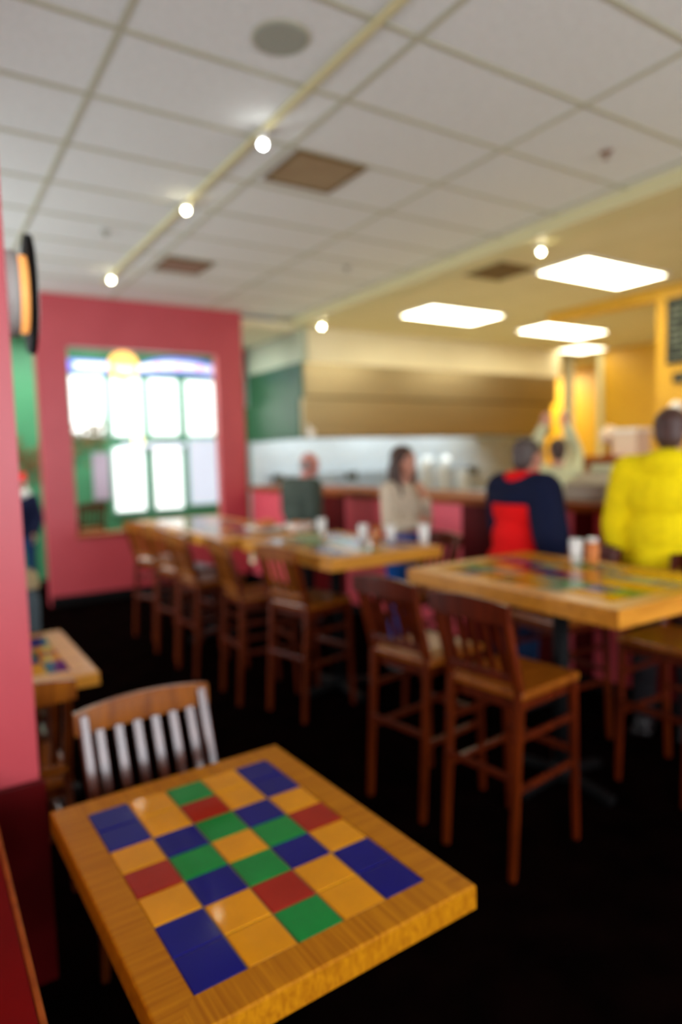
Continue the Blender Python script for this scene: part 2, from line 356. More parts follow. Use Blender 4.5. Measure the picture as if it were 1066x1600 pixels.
# register, bottle and box on the counter by the yellow jacket
t = thing('cash_register', 'taupe cash register standing on the counter between the two jackets', 'cash register', (4.22, 3.11, 1.31))
obj('body', box(B(), -.14, .16, -.17, .17, 0, .12, .012), 'register', t)
g = B(); prism(g, [(-.14, .12), (.16, .12), (.16, .20), (.06, .20)], 'y', -.16, .16); obj('keyboard', g, 'register', t)
obj('display', box(B(), .10, .14, -.12, .12, .20, .26, .01), 'c_pale', t)
t = thing('water_bottle', 'pale blue bottle beside the cash register on the counter', 'bottle', (4.05, 2.84, 1.31))
obj('bottle', lathe(B(), [(.035, 0), (.04, .02), (.04, .15), (.016, .20), (.016, .22)], n=16), 'paleblue', t, True); obj('cap', lathe(B(), [(.02, .22), (.02, .245)], n=12), 'white', t)
t = thing('carton', 'orange brown carton on the counter right of the pale blue bottle', 'box', (4.26, 2.72, 1.31))
obj('box', box(B(), -.06, .06, -.07, .07, 0, .17, .004), 'kraft', t); obj('flap', box(B(), -.06, .06, -.07, .0, .17, .176), 'kraft', t)

# back bar along the menu wall
bb = thing('back_bar', 'brown wooden back bar cabinet in front of the yellow wall', 'cabinet', (7.05, 4.0, 0))
obj('body', box(B(), -.25, .39, -4, 1.3, 0, 1.55, .004), 'honey', bb); obj('top', box(B(), -.28, .40, -4.02, 1.32, 1.55, 1.60, .006), 'traywood', bb)
for k in range(3): dr = obj('door', box(B(), -.27, -.25, -.55+k*.6, .0+k*.6, .15, 1.45, .004), 'honey', bb); obj('knob', ell(B(), (-.285, -.05+k*.6, .85), .018), 'steeldark', dr)
t = thing('globe_lamp', 'round white globe lamp on the back bar left of the yellow jacket', 'lamp', (7.05, 5.0, 1.60))
obj('base', lathe(B(), [(.09, 0), (.09, .02), (.02, .04), (.02, .14)], n=18), 'honey', t, True); obj('globe', ell(B(), (0, 0, .24), .115), 'pinkbox', t, True)
t = thing('menu_card_box', 'pale pink card box on the back bar beside the head of the yellow jacket', 'box', (7.05, 4.72, 1.60))
obj('box', box(B(), -.14, .14, -.16, .14, 0, .27, .006), 'pinkbox', t); obj('lid', box(B(), -.15, .15, -.17, .15, .27, .31, .004), 'white', t)
t = thing('wall_lamp', 'round pale wall lamp under the chalkboard on the yellow wall', 'lamp', (7.42, 4.38, 2.12))
obj('mount', rod(B(), (.0, 0, 0), (.08, 0, 0), .035), 'steel', t); obj('shade', ell(B(), (-.02, 0, 0), .085), 'white', t, True)
# chalkboard menu
t = thing('menu_chalkboard', 'black chalkboard menu with rows of chalk writing high on the yellow wall', 'chalkboard', (7.475, 3.9, 2.64))
obj('board', box(B(), -.01, .02, -.75, .66, 0, .74, .004), 'chalkboard', t)
g = B(); random.seed(3)
for r in range(9):
    g = B(); yy = .60
    while yy > -.70:
        L = random.uniform(.04, .14)
        if random.random() < .78: box(g, -.014, -.0095, yy-L, yy, .06+r*.072, .06+r*.072+random.uniform(.018, .030))
        yy -= L+.025
    obj('chalk_line', g, 'chalk', t)
t = thing('menu_plate', 'small dark plate below the chalkboard menu', 'sign', (7.48, 4.22, 2.42))
obj('plate', box(B(), -.01, .02, -.3, .26, 0, .11, .004), 'chalkboard', t); obj('chalk_line', box(B(), -.014, -.009, -.25, .2, .045, .06), 'chalk', t)

# ------------------------------------------------------------------ ceiling fittings
def lamp_panel(x0, x1, y0, y1, label, es=None):
    t = thing('ceiling_light', label, 'ceiling light', ((x0+x1)/2, (y0+y1)/2, KZ), 0, 'fluorescent ceiling panels over the kitchen')
    hx, hy = (x1-x0)/2, (y1-y0)/2; g = B()
    for a, b, c, d in ((-hx-.03, hx+.03, -hy-.03, -hy), (-hx-.03, hx+.03, hy, hy+.03), (-hx-.03, -hx, -hy, hy), (hx, hx+.03, -hy, hy)): box(g, a, b, c, d, -.025, 0)
    obj('frame', g, 'white', t); obj('diffuser', box(B(), -hx, hx, -hy, hy, -.02, 0), es or 'fluo', t)
lamp_panel(5.66, 7.0, 4.28, 4.88, 'largest lit fluorescent ceiling panel, nearest, above the yellow jacket')
lamp_panel(5.68, 6.95, 6.58, 7.22, 'lit fluorescent ceiling panel leftmost of the four, in front of the hood')
lamp_panel(8.05, 9.45, 6.75, 7.35, 'lit fluorescent ceiling panel to the right, third in size of the four')
lamp_panel(10.3, 11.0, 7.85, 8.45, 'smallest lit ceiling panel, farthest, by the yellow passage', 'fluo_far')
def vent(x0, x1, y0, y1, z, m, label):
    t = thing('ceiling_vent', label, 'vent', ((x0+x1)/2, (y0+y1)/2, z), 0, 'square ceiling vents'); hx, hy = (x1-x0)/2, (y1-y0)/2
    g = B()
    for a, b, c, d in ((-hx-.02, hx+.02, -hy-.02, -hy), (-hx-.02, hx+.02, hy, hy+.02), (-hx-.02, -hx, -hy, hy), (hx, hx+.02, -hy, hy)): box(g, a, b, c, d, -.022, 0, .002)
    obj('frame', g, 'vent_dark', t); obj('backing', box(B(), -hx, hx, -hy, hy, -.006, 0), m, t)
    for k in range(8):
        yy = -hy + (k+.5)*2*hy/8
        g = B(); bar(g, (-hx, yy, -.010), (hx, yy, -.010), .03, .004, 0, xdir=(0, 1, -.5)); obj('slat', g, m, t)
vent(2.24, 2.73, 3.86, 4.32, CZ, 'vent_tan', 'large tan ceiling vent beside the nearest track spotlight')
vent(2.24, 2.67, 6.44, 6.84, CZ, 'vent_red', 'small brown ceiling vent above the pink wall opening')
vent(5.0, 5.5, 4.82, 5.28, KZ, 'vent_dark', 'dark brown ceiling vent left of the largest ceiling panel')
t = thing('ceiling_speaker', 'round grey green ceiling speaker near the top of the photo', 'speaker', (1.60, 2.90, CZ))
obj('grille', lathe(B(), [(.12, -.012), (.125, -.006), (.125, 0)], n=32), 'speaker', t); g = B(); lathe(g, [(.135, -.006), (.14, 0)], n=32); obj('rim', g, 'tbar', t)
def sprinkler(x, y, z, label, m='vent_red'):
    t = thing('sprinkler', label, 'sprinkler', (x, y, z), 0, 'ceiling sprinklers')
    obj('collar', lathe(B(), [(.035, -.01), (.045, 0)], n=18), m, t); obj('head', lathe(B(), [(.022, -.045), (.022, -.04), (.008, -.036), (.01, 0)], n=12), m, t)
sprinkler(4.02, 2.89, CZ, 'dark sprinkler head on the pale ceiling at upper right'); sprinkler(1.54, 5.98, CZ, 'small sprinkler head on the ceiling near the pink wall', 'speaker'); sprinkler(3.97, 5.94, CZ, 'small sprinkler head on the ceiling above the middle tables', 'speaker')
def spot(x, y, z, zc, label, m):
    t = thing('track_spotlight', label, 'spotlight', (x, y, zc), 0, 'track spotlights')
    d = z-zc
    obj('adapter', box(B(), -.02, .02, -.045, .045, -.02, 0, .003), 'whitepl', t)
    obj('arm', rod(B(), (0, 0, -.02), (0, 0, d+.05), .008), 'whitepl', t)
    hd_ = B(); rod(hd_, (0, .015, d+.055), (-.02, -.03, d-.005), 0.02, .027, 18, caps=True); obj('lamp_head', hd_, 'whitepl', t)
    g = B(); ell(g, (-.022, -.035, d-.014), (.021, .021, .021)); obj('bulb', g, m, t, True)
rl = tag(obj('light_track', box(B(), 1.89, 1.93, -1.5, 7.6, CZ-.028, CZ-.004, .003), 'creamtrim'), 'long cream light track running under the tiled ceiling', 'track')
spot(1.91, 3.72, 3.54, CZ-.03, 'nearest ceiling spotlight on the long track, cool white', 'bulb_cool')
spot(1.91, 5.02, 3.57, CZ-.03, 'middle of the three spotlights on the long track', 'bulb_warm')
spot(1.91, 7.25, 3.57, CZ-.03, 'farthest of the three spotlights on the long track, over the pink wall', 'bulb_warm')
spot(4.92, 4.22, 3.47, KZ-.025, 'spotlight on the cream band left of the largest ceiling panel', 'bulb_warm')
spot(4.92, 8.02, 3.47, KZ-.025, 'spotlight on the cream band beside the hood corner', 'bulb_warm')

# round clock sign on the end of the near pink wall
t = thing('wall_clock', 'round black rimmed clock with amber glow on the end of the near pink wall', 'clock', (.350, 2.62, 2.275), math.radians(-3.2))
def diskx(g, x0, x1, r, n=40): rod(g, (x0, 0, 0), (x1, 0, 0), r, r, n); return g
obj('shell', diskx(B(), -.046, .010, .145), 'chrome', t)
obj('glow_band', diskx(B(), .010, .038, .132), 'amber_tube', t)
obj('rim', diskx(B(), .038, .058, .203), 'black', t); obj('face', diskx(B(), .058, .062, .18), 'white', t)
obj('minute_hand', box(B(), .062, .065, -.008, .008, -.01, .14), 'black', t)
obj('hour_hand', box(B(), .062, .065, -.01, .10, -.006, .006), 'black', t)

# ------------------------------------------------------------------ tiled tables
PAT = ['bygyb', 'byryb', 'ybgby', 'rgygr', 'ybgby', 'byryb', 'bygyb']     # far row first
COL = {'b': 1, 'y': 2, 'g': 3, 'r': 4, 'x': 5}
def tiled_table(name, label, loc, rz, W, L, H, nx, ny, margin, pat, wood='oak', wood2='oakx', th=.055, base='iron', group=None):
    t = thing(name, label, 'table', loc, rz, group)
    g = B(); hx, hy = W/2, L/2; m = margin
    # mitred frame, one mesh: four rails with an own grain direction
    for (pts, mi) in (([(-hx, -hy), (hx, -hy), (hx-m, -hy+m), (-hx+m, -hy+m)], 1), ([(hx, hy), (-hx, hy), (-hx+m, hy-m), (hx-m, hy-m)], 1),
                      ([(-hx, hy), (-hx, -hy), (-hx+m, -hy+m), (-hx+m, hy-m)], 0), ([(hx, -hy), (hx, hy), (hx-m, hy-m), (hx-m, -hy+m)], 0)):
        q = bmesh.new(); prism(q, pts, 'z', H-th, H)
        es = [e for e in q.edges if all(abs(v.co.z-H) < 1e-5 for v in e.verts) and (all(abs(abs(v.co.x)-hx) < 1e-5 for v in e.verts) or all(abs(abs(v.co.y)-hy) < 1e-5 for v in e.verts))]
        bmesh.ops.bevel(q, geom=es, offset=.006, segments=3, affect='EDGES', profile=.5); join(g, q, mi)
    obj('wood_frame', g, [wood, wood2], t)
    g = B(); ix, iy = hx-m, hy-m
    box(g, -ix, ix, -iy, iy, H-th, H-.004)
    sx, sy = 2*ix/nx, 2*iy/ny; gr = .0035
    for r in range(ny):
        for c in range(nx):
            x0 = -ix+c*sx; y1 = iy-r*sy
            box(g, x0+gr/2, x0+sx-gr/2, y1-sy+gr/2, y1-gr/2, H-.006, H-.0005, .0018, COL[pat[r % len(pat)][c % len(pat[0])]], 1)
    obj('tile_inlay', g, ['grout', 't_blue', 't_yellow', 't_green', 't_red', 't_grey'], t)
    obj('column', rod(B(), (0, 0, .05), (0, 0, H-th), .04, .04, 20), base, t)
    obj('mount_plate', box(B(), -.2, .2, -.2, .2, H-th-.02, H-th, .003), base, t)
    g = B()
    for a in (0, PI/2, PI, 3*PI/2):
        bar(g, (.02*math.cos(a), .02*math.sin(a), .06), (.30*math.cos(a), .30*math.sin(a), .022), .05, .04, .006)
    lathe(g, [(.07, .03), (.06, .09), (.045, .12)], n=20); obj('foot_cross', g, base, t)
    return t
tiled_table('tiled_table', 'low oak framed table inlaid with blue yellow green and red tiles in the foreground', (.612, 1.447, 0), math.radians(1.6), .69, .895, .75, 5, 7, .077, PAT)
T1P = ['ygyby', 'bxyby', 'yxrxy', 'gybyg', 'yxryb', 'xgyby', 'ybyxy']
tiled_table('high_table', 'high oak edged tiled table at right in front of the red and yellow jackets', (2.68, 2.17, 0), 0, .92, 1.28, 1.07, 5, 8, .10, T1P, 'edgewood', 'edgewood', .075, group='high tiled tables')
tiled_table('high_table', 'high oak edged tiled table in the middle, in front of the woman', (2.50, 3.98, 0), 0, .86, 1.28, 1.07, 5, 8, .10, PAT, 'edgewood', 'edgewood', .075, group='high tiled tables')
tiled_table('high_table', 'farthest high oak edged tiled table, by the pink wall opening', (2.38, 5.85, 0), 0, .86, 2.2, 1.07, 5, 14, .10, T1P, 'edgewood', 'edgewood', .075, group='high tiled tables')
# low table half hidden behind the near pink wall
tiled_table('tiled_table', 'low oak table corner peeking out behind the near pink wall', (.325, 3.52, 0), 0, .66, .92, .75, 5, 7, .10, PAT, 'edgewood', 'edgewood', .06)
# red ledge at the lower left edge
t = thing('red_ledge', 'dark red ledge with thin wooden edge at the lower left corner', 'ledge', (0, 0, 0))
obj('top', box(B(), -.62, .120, -.35, 2.26, .71, .75, .003), 'redtop', t); obj('edge_strip', box(B(), .1205, .132, -.35, 2.26, .71, .752, .003), 'traywood', t)
obj('front_panel', box(B(), .04, .10, -.33, 2.24, 0, .71), 'redtop', t)

# ------------------------------------------------------------------ chairs
def make_seat(name, label, cat, w, d, sh, top, m_back, m_leg, m_seat, nsl, rails, group, lean=.06, m_slat=None, m_post=None):
    m_post = m_post or m_leg
    m_slat = m_slat or m_back
    """faces +X; rear posts at x=0"""
    t = thing(name, label, cat, (0, 0, 0), 0, group); hw = w/2
    g = B(); box(g, .0, d, -hw-.005, hw+.005, sh-.035, sh, .010, seg=3)
    obj('seat', g, m_seat, t)
    obj('apron', box(B(), .02, d-.02, -hw+.02, hw-.02, sh-.085, sh-.035, .003), m_leg, t)
    for s in (-1, 1):
        g = B(); y = s*(hw-.016)
        bar(g, (-.04, y, 0), (.012, y, sh), .034, .034, .005, taper=.8); bar(g, (.012, y, sh-.01), (.012-lean, y, top-.02), .034, .032, .005)
        obj('rear_leg', g, m_post, t)
        g = B(); bar(g, (d+.005, y, 0), (d-.025, y, sh-.035), .034, .034, .005, taper=.75); obj('front_leg', g, m_leg, t)
    # top rail: gently curved
    g = B(); N = 8; hgt = .085
    for k in range(N):
        y0, y1 = -hw-.012+(w+.024)*k/N, -hw-.012+(w+.024)*(k+1)/N
        def bow(y): return -.012*(1-(y/hw)**2)
        zt = lambda y: top + .018*(1-(y/hw)**2) - .010
        va = []
        for y in (y0, y1):
            xb = .012-lean+bow(y)
            va.append([g.verts.new((xb-.012, y, top-hgt)), g.verts.new((xb+.012, y, top-hgt)), g.verts.new((xb+.006, y, zt(y))), g.verts.new((xb-.016, y, zt(y)))])
        a, b = va
        for q in range(4): g.faces.new((a[q], a[(q+1) % 4], b[(q+1) % 4], b[q]))
        if k == 0: g.faces.new(list(reversed(a)))
        if k == N-1: g.faces.new(b)
    bmesh.ops.remove_doubles(g, verts=g.verts, dist=1e-5); bmesh.ops.recalc_face_normals(g, faces=g.faces); obj('top_rail', g, m_back, t)
    obj('lower_rail', bar(B(), (.002-lean*.14, -hw+.02, sh+.05), (.002-lean*.14, hw-.02, sh+.05), .018, .035, .003), m_back, t)
    for k in range(nsl):
        y = -hw+.032+(k+.5)*(w-.064)/nsl
        fx = lambda z: .012-lean*(z-sh)/(top-.02-sh)-.008
        g = B(); bar(g, (fx(sh+.06)+.006, y, sh+.06), (fx(top-hgt+.01), y, top-hgt+.01), .012, .030, .003); obj('slat', g, m_slat, t)
    for z in rails:
        for s in (-1, 1):
            y = s*(hw-.016); obj('stretcher', bar(B(), (-.02, y, z), (d-.01, y, z), .018, .026, .003, xdir=(0, 1, 0)), m_leg, t)
    zf = rails[-1] + .05
    obj('stretcher', bar(B(), (d-.012, -hw+.02, zf), (d-.012, hw-.02, zf), .02, .03, .003), m_leg, t)
    obj('stretcher', bar(B(), (-.022, -hw+.02, zf), (-.022, hw-.02, zf), .02, .026, .003), m_leg, t)
    return t
GS = 'bar stools around the high tables'
st = make_seat('bar_stool', 'dark wooden bar stool nearest the camera at the right high table', 'bar stool', .38, .40, .75, 1.12, 'cherry', 'cherry', 'honey', 5, (.56, .355), GS, .098, None, 'post')
st.location = (1.90, 1.93, 0); st.rotation_euler = (0, 0, math.radians(6))
def stool(x, y, deg, label): dup(st, (x, y, 0), math.radians(deg), label, GS)
stool(1.88, 2.46, 8, 'dark wooden bar stool just behind the nearest one, left side of the right high table')
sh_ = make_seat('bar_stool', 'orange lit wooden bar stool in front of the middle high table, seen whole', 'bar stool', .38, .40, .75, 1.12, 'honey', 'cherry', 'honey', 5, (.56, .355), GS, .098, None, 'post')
sh_.location = (2.00, 3.78, 0); sh_.rotation_euler = (0, 0, math.radians(12))
def stoolh(x, y, deg, label): dup(sh_, (x, y, 0), math.radians(deg), label, GS)
stoolh(1.84, 4.30, -4, 'bar stool at the middle high table, left of the one seen whole')
stoolh(1.78, 5.02, 3, 'bar stool third from the pink wall at the farthest high table')
stoolh(1.80, 5.58, 10, 'bar stool second from the pink wall at the farthest high table')
stoolh(1.82, 6.28, 14, 'leftmost bar stool at the farthest high table, under the pink wall opening')
stool(3.33, 1.84, 180, 'bar stool at the right edge of the photo, behind the right high table')
stool(3.30, 2.52, 176, 'bar stool behind the right high table, between the two jackets')
stool(3.07, 3.60, 180, 'bar stool behind the middle high table, right of the woman')
stool(2.10, 9.75, 95, 'dark stool back seen in the left corner of the pink wall opening')
GC = 'low slat back chairs'
ch = make_seat('dining_chair', 'low slat back wooden chair pushed in at the far end of the foreground table', 'chair', .44, .42, .45, .885, 'honey', 'slat', 'honey', 6, (.30, .18), GC, .135, 'slat')
ch.location = (.63, 2.13, 0); ch.rotation_euler = (0, 0, -PI/2+math.radians(3))
dup(ch, (.24, 2.74, 0), PI/2, 'low dark chair behind the near pink wall, at the corner table', GC)
dup(ch, (.33, 4.20, 0), -PI/2, 'low chair on the far side of the corner table behind the near pink wall', GC)
# jacket over that chair and the knitted hat on it
g = B(); prism(g, [(-.22, .56), (-.23, .92), (-.20, .965), (.20, .965), (.23, .92), (.22, .56), (.17, .54), (-.17, .54)], 'y', -.035, .10)
bmesh.ops.bevel(g, geom=g.edges[:], offset=.02, segments=2, affect='EDGES', profile=.5)
o = obj('jacket', g, 'c_greyblue', None, True); o.location = (.36, 4.20, 0); tag(o, 'grey blue jacket hung over the chair beyond the corner table', 'jacket')
g = B(); ell(g, (0, 0, .045), (.075, .075, .06)); lathe(g, [(.078, -.012), (.082, .0), (.078, .03)], n=20)
o = obj('knit_hat', g, 'c_tan', None, True); o.location = (.52, 4.23, .977); tag(o, 'small round tan knitted hat lying on the grey blue jacket', 'hat')

# ------------------------------------------------------------------ things on the high tables
def glass(x, y, z, label, m='glass', h=.13, liquid=None, group='glasses and jars on the high tables'):
    t = thing('drinking_glass', label, 'glass', (x, y, z), 0, group)
    obj('tumbler', lathe(B(), [(.028, 0), (.036, h), (.033, h), (.026, .008)], n=18), m, t, True)
    if liquid: obj('drink', lathe(B(), [(.024, .01), (.031, h*.7)], n=16), liquid, t, True)
glass(2.62, 4.36, 1.07, 'whitish glass beside the dark jacket on the middle high table', 'whitepl', .14)
glass(2.70, 3.92, 1.07, 'pale glass left of the amber jar on the middle high table', 'whitepl', .12)
t = thing('sauce_jar', 'amber sauce jar between pale glasses on the middle high table', 'jar', (2.76, 3.84, 1.07))
obj('jar', lathe(B(), [(.03, 0), (.034, .01), (.034, .08), (.024, .10)], n=18), 'amber', t, True); obj('lid', lathe(B(), [(.028, .10), (.028, .125)], n=14), 'traywood', t)
glass(2.80, 3.72, 1.07, 'pale glass right of the amber jar on the middle high table', 'whitepl', .12)
glass(2.88, 3.46, 1.07, 'pale glass at the right end of the middle high table', 'whitepl', .14)
t = thing('menu_stand', 'grey green menu card lying on the middle high table', 'menu card', (2.42, 4.22, 1.07))
obj('card', box(B(), -.10, .10, -.14, .14, 0, .012, .003), 't_grey', t); obj('holder', box(B(), -.1, .1, -.01, .01, .012, .06, .003), 't_grey', t)
t = thing('food_plate', 'white plate with orange food on the farthest high table', 'plate', (2.52, 5.15, 1.07))
obj('plate', lathe(B(), [(.10, 0), (.17, .025), (.17, .032), (.09, .012)], n=28), 'white', t, True)
g = B(); random.seed(4)
for k in range(14): ell(g, (random.uniform(-.07, .07), random.uniform(-.07, .07), random.uniform(.03, .07)), (.035, .028, .024), u=8, v=6)
obj('food', g, 'food', t, True)
t = thing('food_basket', 'paper lined white basket beside the plate on the farthest high table', 'basket', (2.72, 4.88, 1.07))
obj('basket', lathe(B(), [(.09, 0), (.13, .06), (.125, .062), (.085, .01)], n=24), 'white', t, True); g = B()
for k in range(9): ell(g, (random.uniform(-.06, .06), random.uniform(-.06, .06), random.uniform(.04, .075)), (.04, .025, .02), u=8, v=6)
obj('food', g, 'food', t, True)
glass(3.0, 2.33, 1.07, 'whitish glass on the right high table between the two jackets', 'whitepl', .13)
t = thing('sauce_jar', 'orange brown jar beside the glass on the right high table', 'jar', (3.03, 2.25, 1.07))
obj('jar', lathe(B(), [(.03, 0), (.034, .01), (.034, .10), (.024, .12)], n=18), 'food', t, True); obj('lid', lathe(B(), [(.028, .12), (.028, .14)], n=14), 'whitepl', t)

# ------------------------------------------------------------------ lit sign and garland in the green room
t = thing('lit_sign', 'lit blue arched sign with an orange sun above the bright windows', 'sign', (3.23, 10.42, 3.0))
def arch(g, x0, x1, zf, h, y0, y1, n=20):
    for k in range(n):
        a, b = x0+(x1-x0)*k/n, x0+(x1-x0)*(k+1)/n
        prism(g, [(a, zf(a)), (b, zf(b)), (b, zf(b)+h(b)), (a, zf(a)+h(a))], 'y', y0, y1)
    bmesh.ops.remove_doubles(g, verts=g.verts, dist=1e-5); return g
zf1 = lambda x: .015+.05*(1-((x-.45)/.75)**2)
hh1 = lambda x: .10+.13*max(0, 1-abs((x-.55)/.78)**2.5)
zf2 = lambda x: .02; hh2 = lambda x: .17
obj('banner', arch(B(), -.25, 1.19, zf1, hh1, -.03, 0), 'sign_blue', t)
obj('banner', arch(B(), -1.18, -.62, zf2, hh2, -.03, 0), 'sign_blue', t)
b1 = obj('letter_panel', arch(B(), -.20, 1.10, lambda x: zf1(x)+.04, lambda x: hh1(x)*.55, -.04, -.03), 'sign_white', t)
b2 = obj('letter_panel', arch(B(), -1.10, -.66, lambda x: .06, lambda x: .09, -.04, -.03), 'sign_white', t)
for k, xx in enumerate((.12, .45, .80)): obj('red_dot', box(B(), xx-.03, xx+.03, -.046, -.04, .12, .19, .004), 'sign_red', t)
g = B(); rod(g, (-.40, -.06, .13), (-.40, -.0, .13), .22, .22, 36); obj('sun_disc', g, 'sun_orange', t)
g = B(); rod(g, (-.40, -.07, .11), (-.40, -.06, .10), .15, .15, 36); obj('sun_centre', g, 'sun_yellow', t)
t = thing('small_sign', 'small lit orange sun sign between the two window rows', 'sign', (3.0, 10.42, 2.0))
obj('disc', rod(B(), (0, -.03, 0), (0, 0, 0), .085, .085, 24), 'sun_yellow', t); obj('plate', box(B(), -.25, .75, -.02, .05, -.09, -.04, .003), 'sign_white', t)
t = thing('wall_poster', 'grey lilac paper poster on the green wall left of the lower windows', 'poster', (2.44, 10.48, 1.12))
obj('sheet', box(B(), -.12, .12, -.005, .01, 0, .70), 'postergrey', t); obj('top_strip', box(B(), -.125, .125, -.01, .01, .70, .72), 'mullion', t)
g = B(); random.seed(11)
for k in range(420):
    xx = random.uniform(.95, 2.5); zz = 1.95+.22*math.sin(xx*3.1)+random.gauss(0, .13)
    a = random.uniform(0, PI*2); L = random.uniform(.05, .10); yy = 10.46-random.uniform(0, .10)
    d = Vector((math.cos(a), random.uniform(-.4, .4), math.sin(a))); s = Vector((-d.z, .2, d.x)).normalized()*L*.3
    p = Vector((xx, yy, zz)); e = Vector((0, .002, 0))
    v = [g.verts.new(p), g.verts.new(p+d*L*.5+s), g.verts.new(p+d*L), g.verts.new(p+d*L*.5-s)]
    g.faces.new(v)
o = obj('garland', g, 'leaf'); tag(o, 'garland of dried brown leaves hung along the green wall', 'garland'); o['kind'] = 'stuff'

# ------------------------------------------------------------------ people
def cap(bm, p, q, r0, r1, n=14):
    p, q = Vector(p), Vector(q); rod(bm, p, q, r0, r1, n); ell(bm, p, r0, u=n, v=8); ell(bm, q, r1, u=n, v=8)
def remesh(name, bm, m, parent, voxel, smooth_it=3):
    me = bpy.data.meshes.new('tmp'); bm.to_mesh(me); bm.free(); o = bpy.data.objects.new('tmp', me); C.objects.link(o)
    md = o.modifiers.new('r', 'REMESH'); md.mode = 'VOXEL'; md.voxel_size = voxel
    sm = o.modifiers.new('s', 'SMOOTH'); sm.factor = .5; sm.iterations = smooth_it
    dg = bpy.context.evaluated_depsgraph_get(); ev = o.evaluated_get(dg)
    nm = bpy.data.meshes.new_from_object(ev); nm.name = name
    bpy.data.objects.remove(o); bpy.data.meshes.remove(me)
    for p in nm.polygons: p.use_smooth = True
    nm.materials.clear(); nm.materials.append(M[m])
    r = bpy.data.objects.new(name, nm); C.objects.link(r); r.parent = parent; return r
def hand(bm, wr, d, palm, side, s, curl=.5):
    """palm and five fingers; d = pointing direction, palm = palm normal"""
    d = Vector(d).normalized(); pn = Vector(palm); pn = (pn-d*pn.dot(d)).normalized(); sd = d.cross(pn)*side
    wr = Vector(wr)
    for k in range(4):
        o = sd*((k-1.5)*.020*s); cap(bm, wr+o*.6+d*.015*s, wr+o+d*.085*s, .016*s, .012*s, 10)
    for k, L in enumerate((.070, .080, .075, .058)):
        p = wr+sd*((k-1.5)*.021*s)+d*.085*s; dd = d.copy(); r = .0095*s
        for j in range(3):
            dd = (dd+pn*curl*(.35+.25*j)).normalized(); q = p+dd*L*s*(.42, .32, .26)[j]; cap(bm, p, q, r, r*.9, 8); p = q; r *= .9
    p = wr+sd*(-.026*s)+d*.025*s
    for L, dd in ((.04, (d*.6-sd*.75+pn*.25)), (.034, (d*.9-sd*.2+pn*.35))):
        q = p+dd.normalized()*L*s; cap(bm, p, q, .012*s, .0105*s, 8); p = q
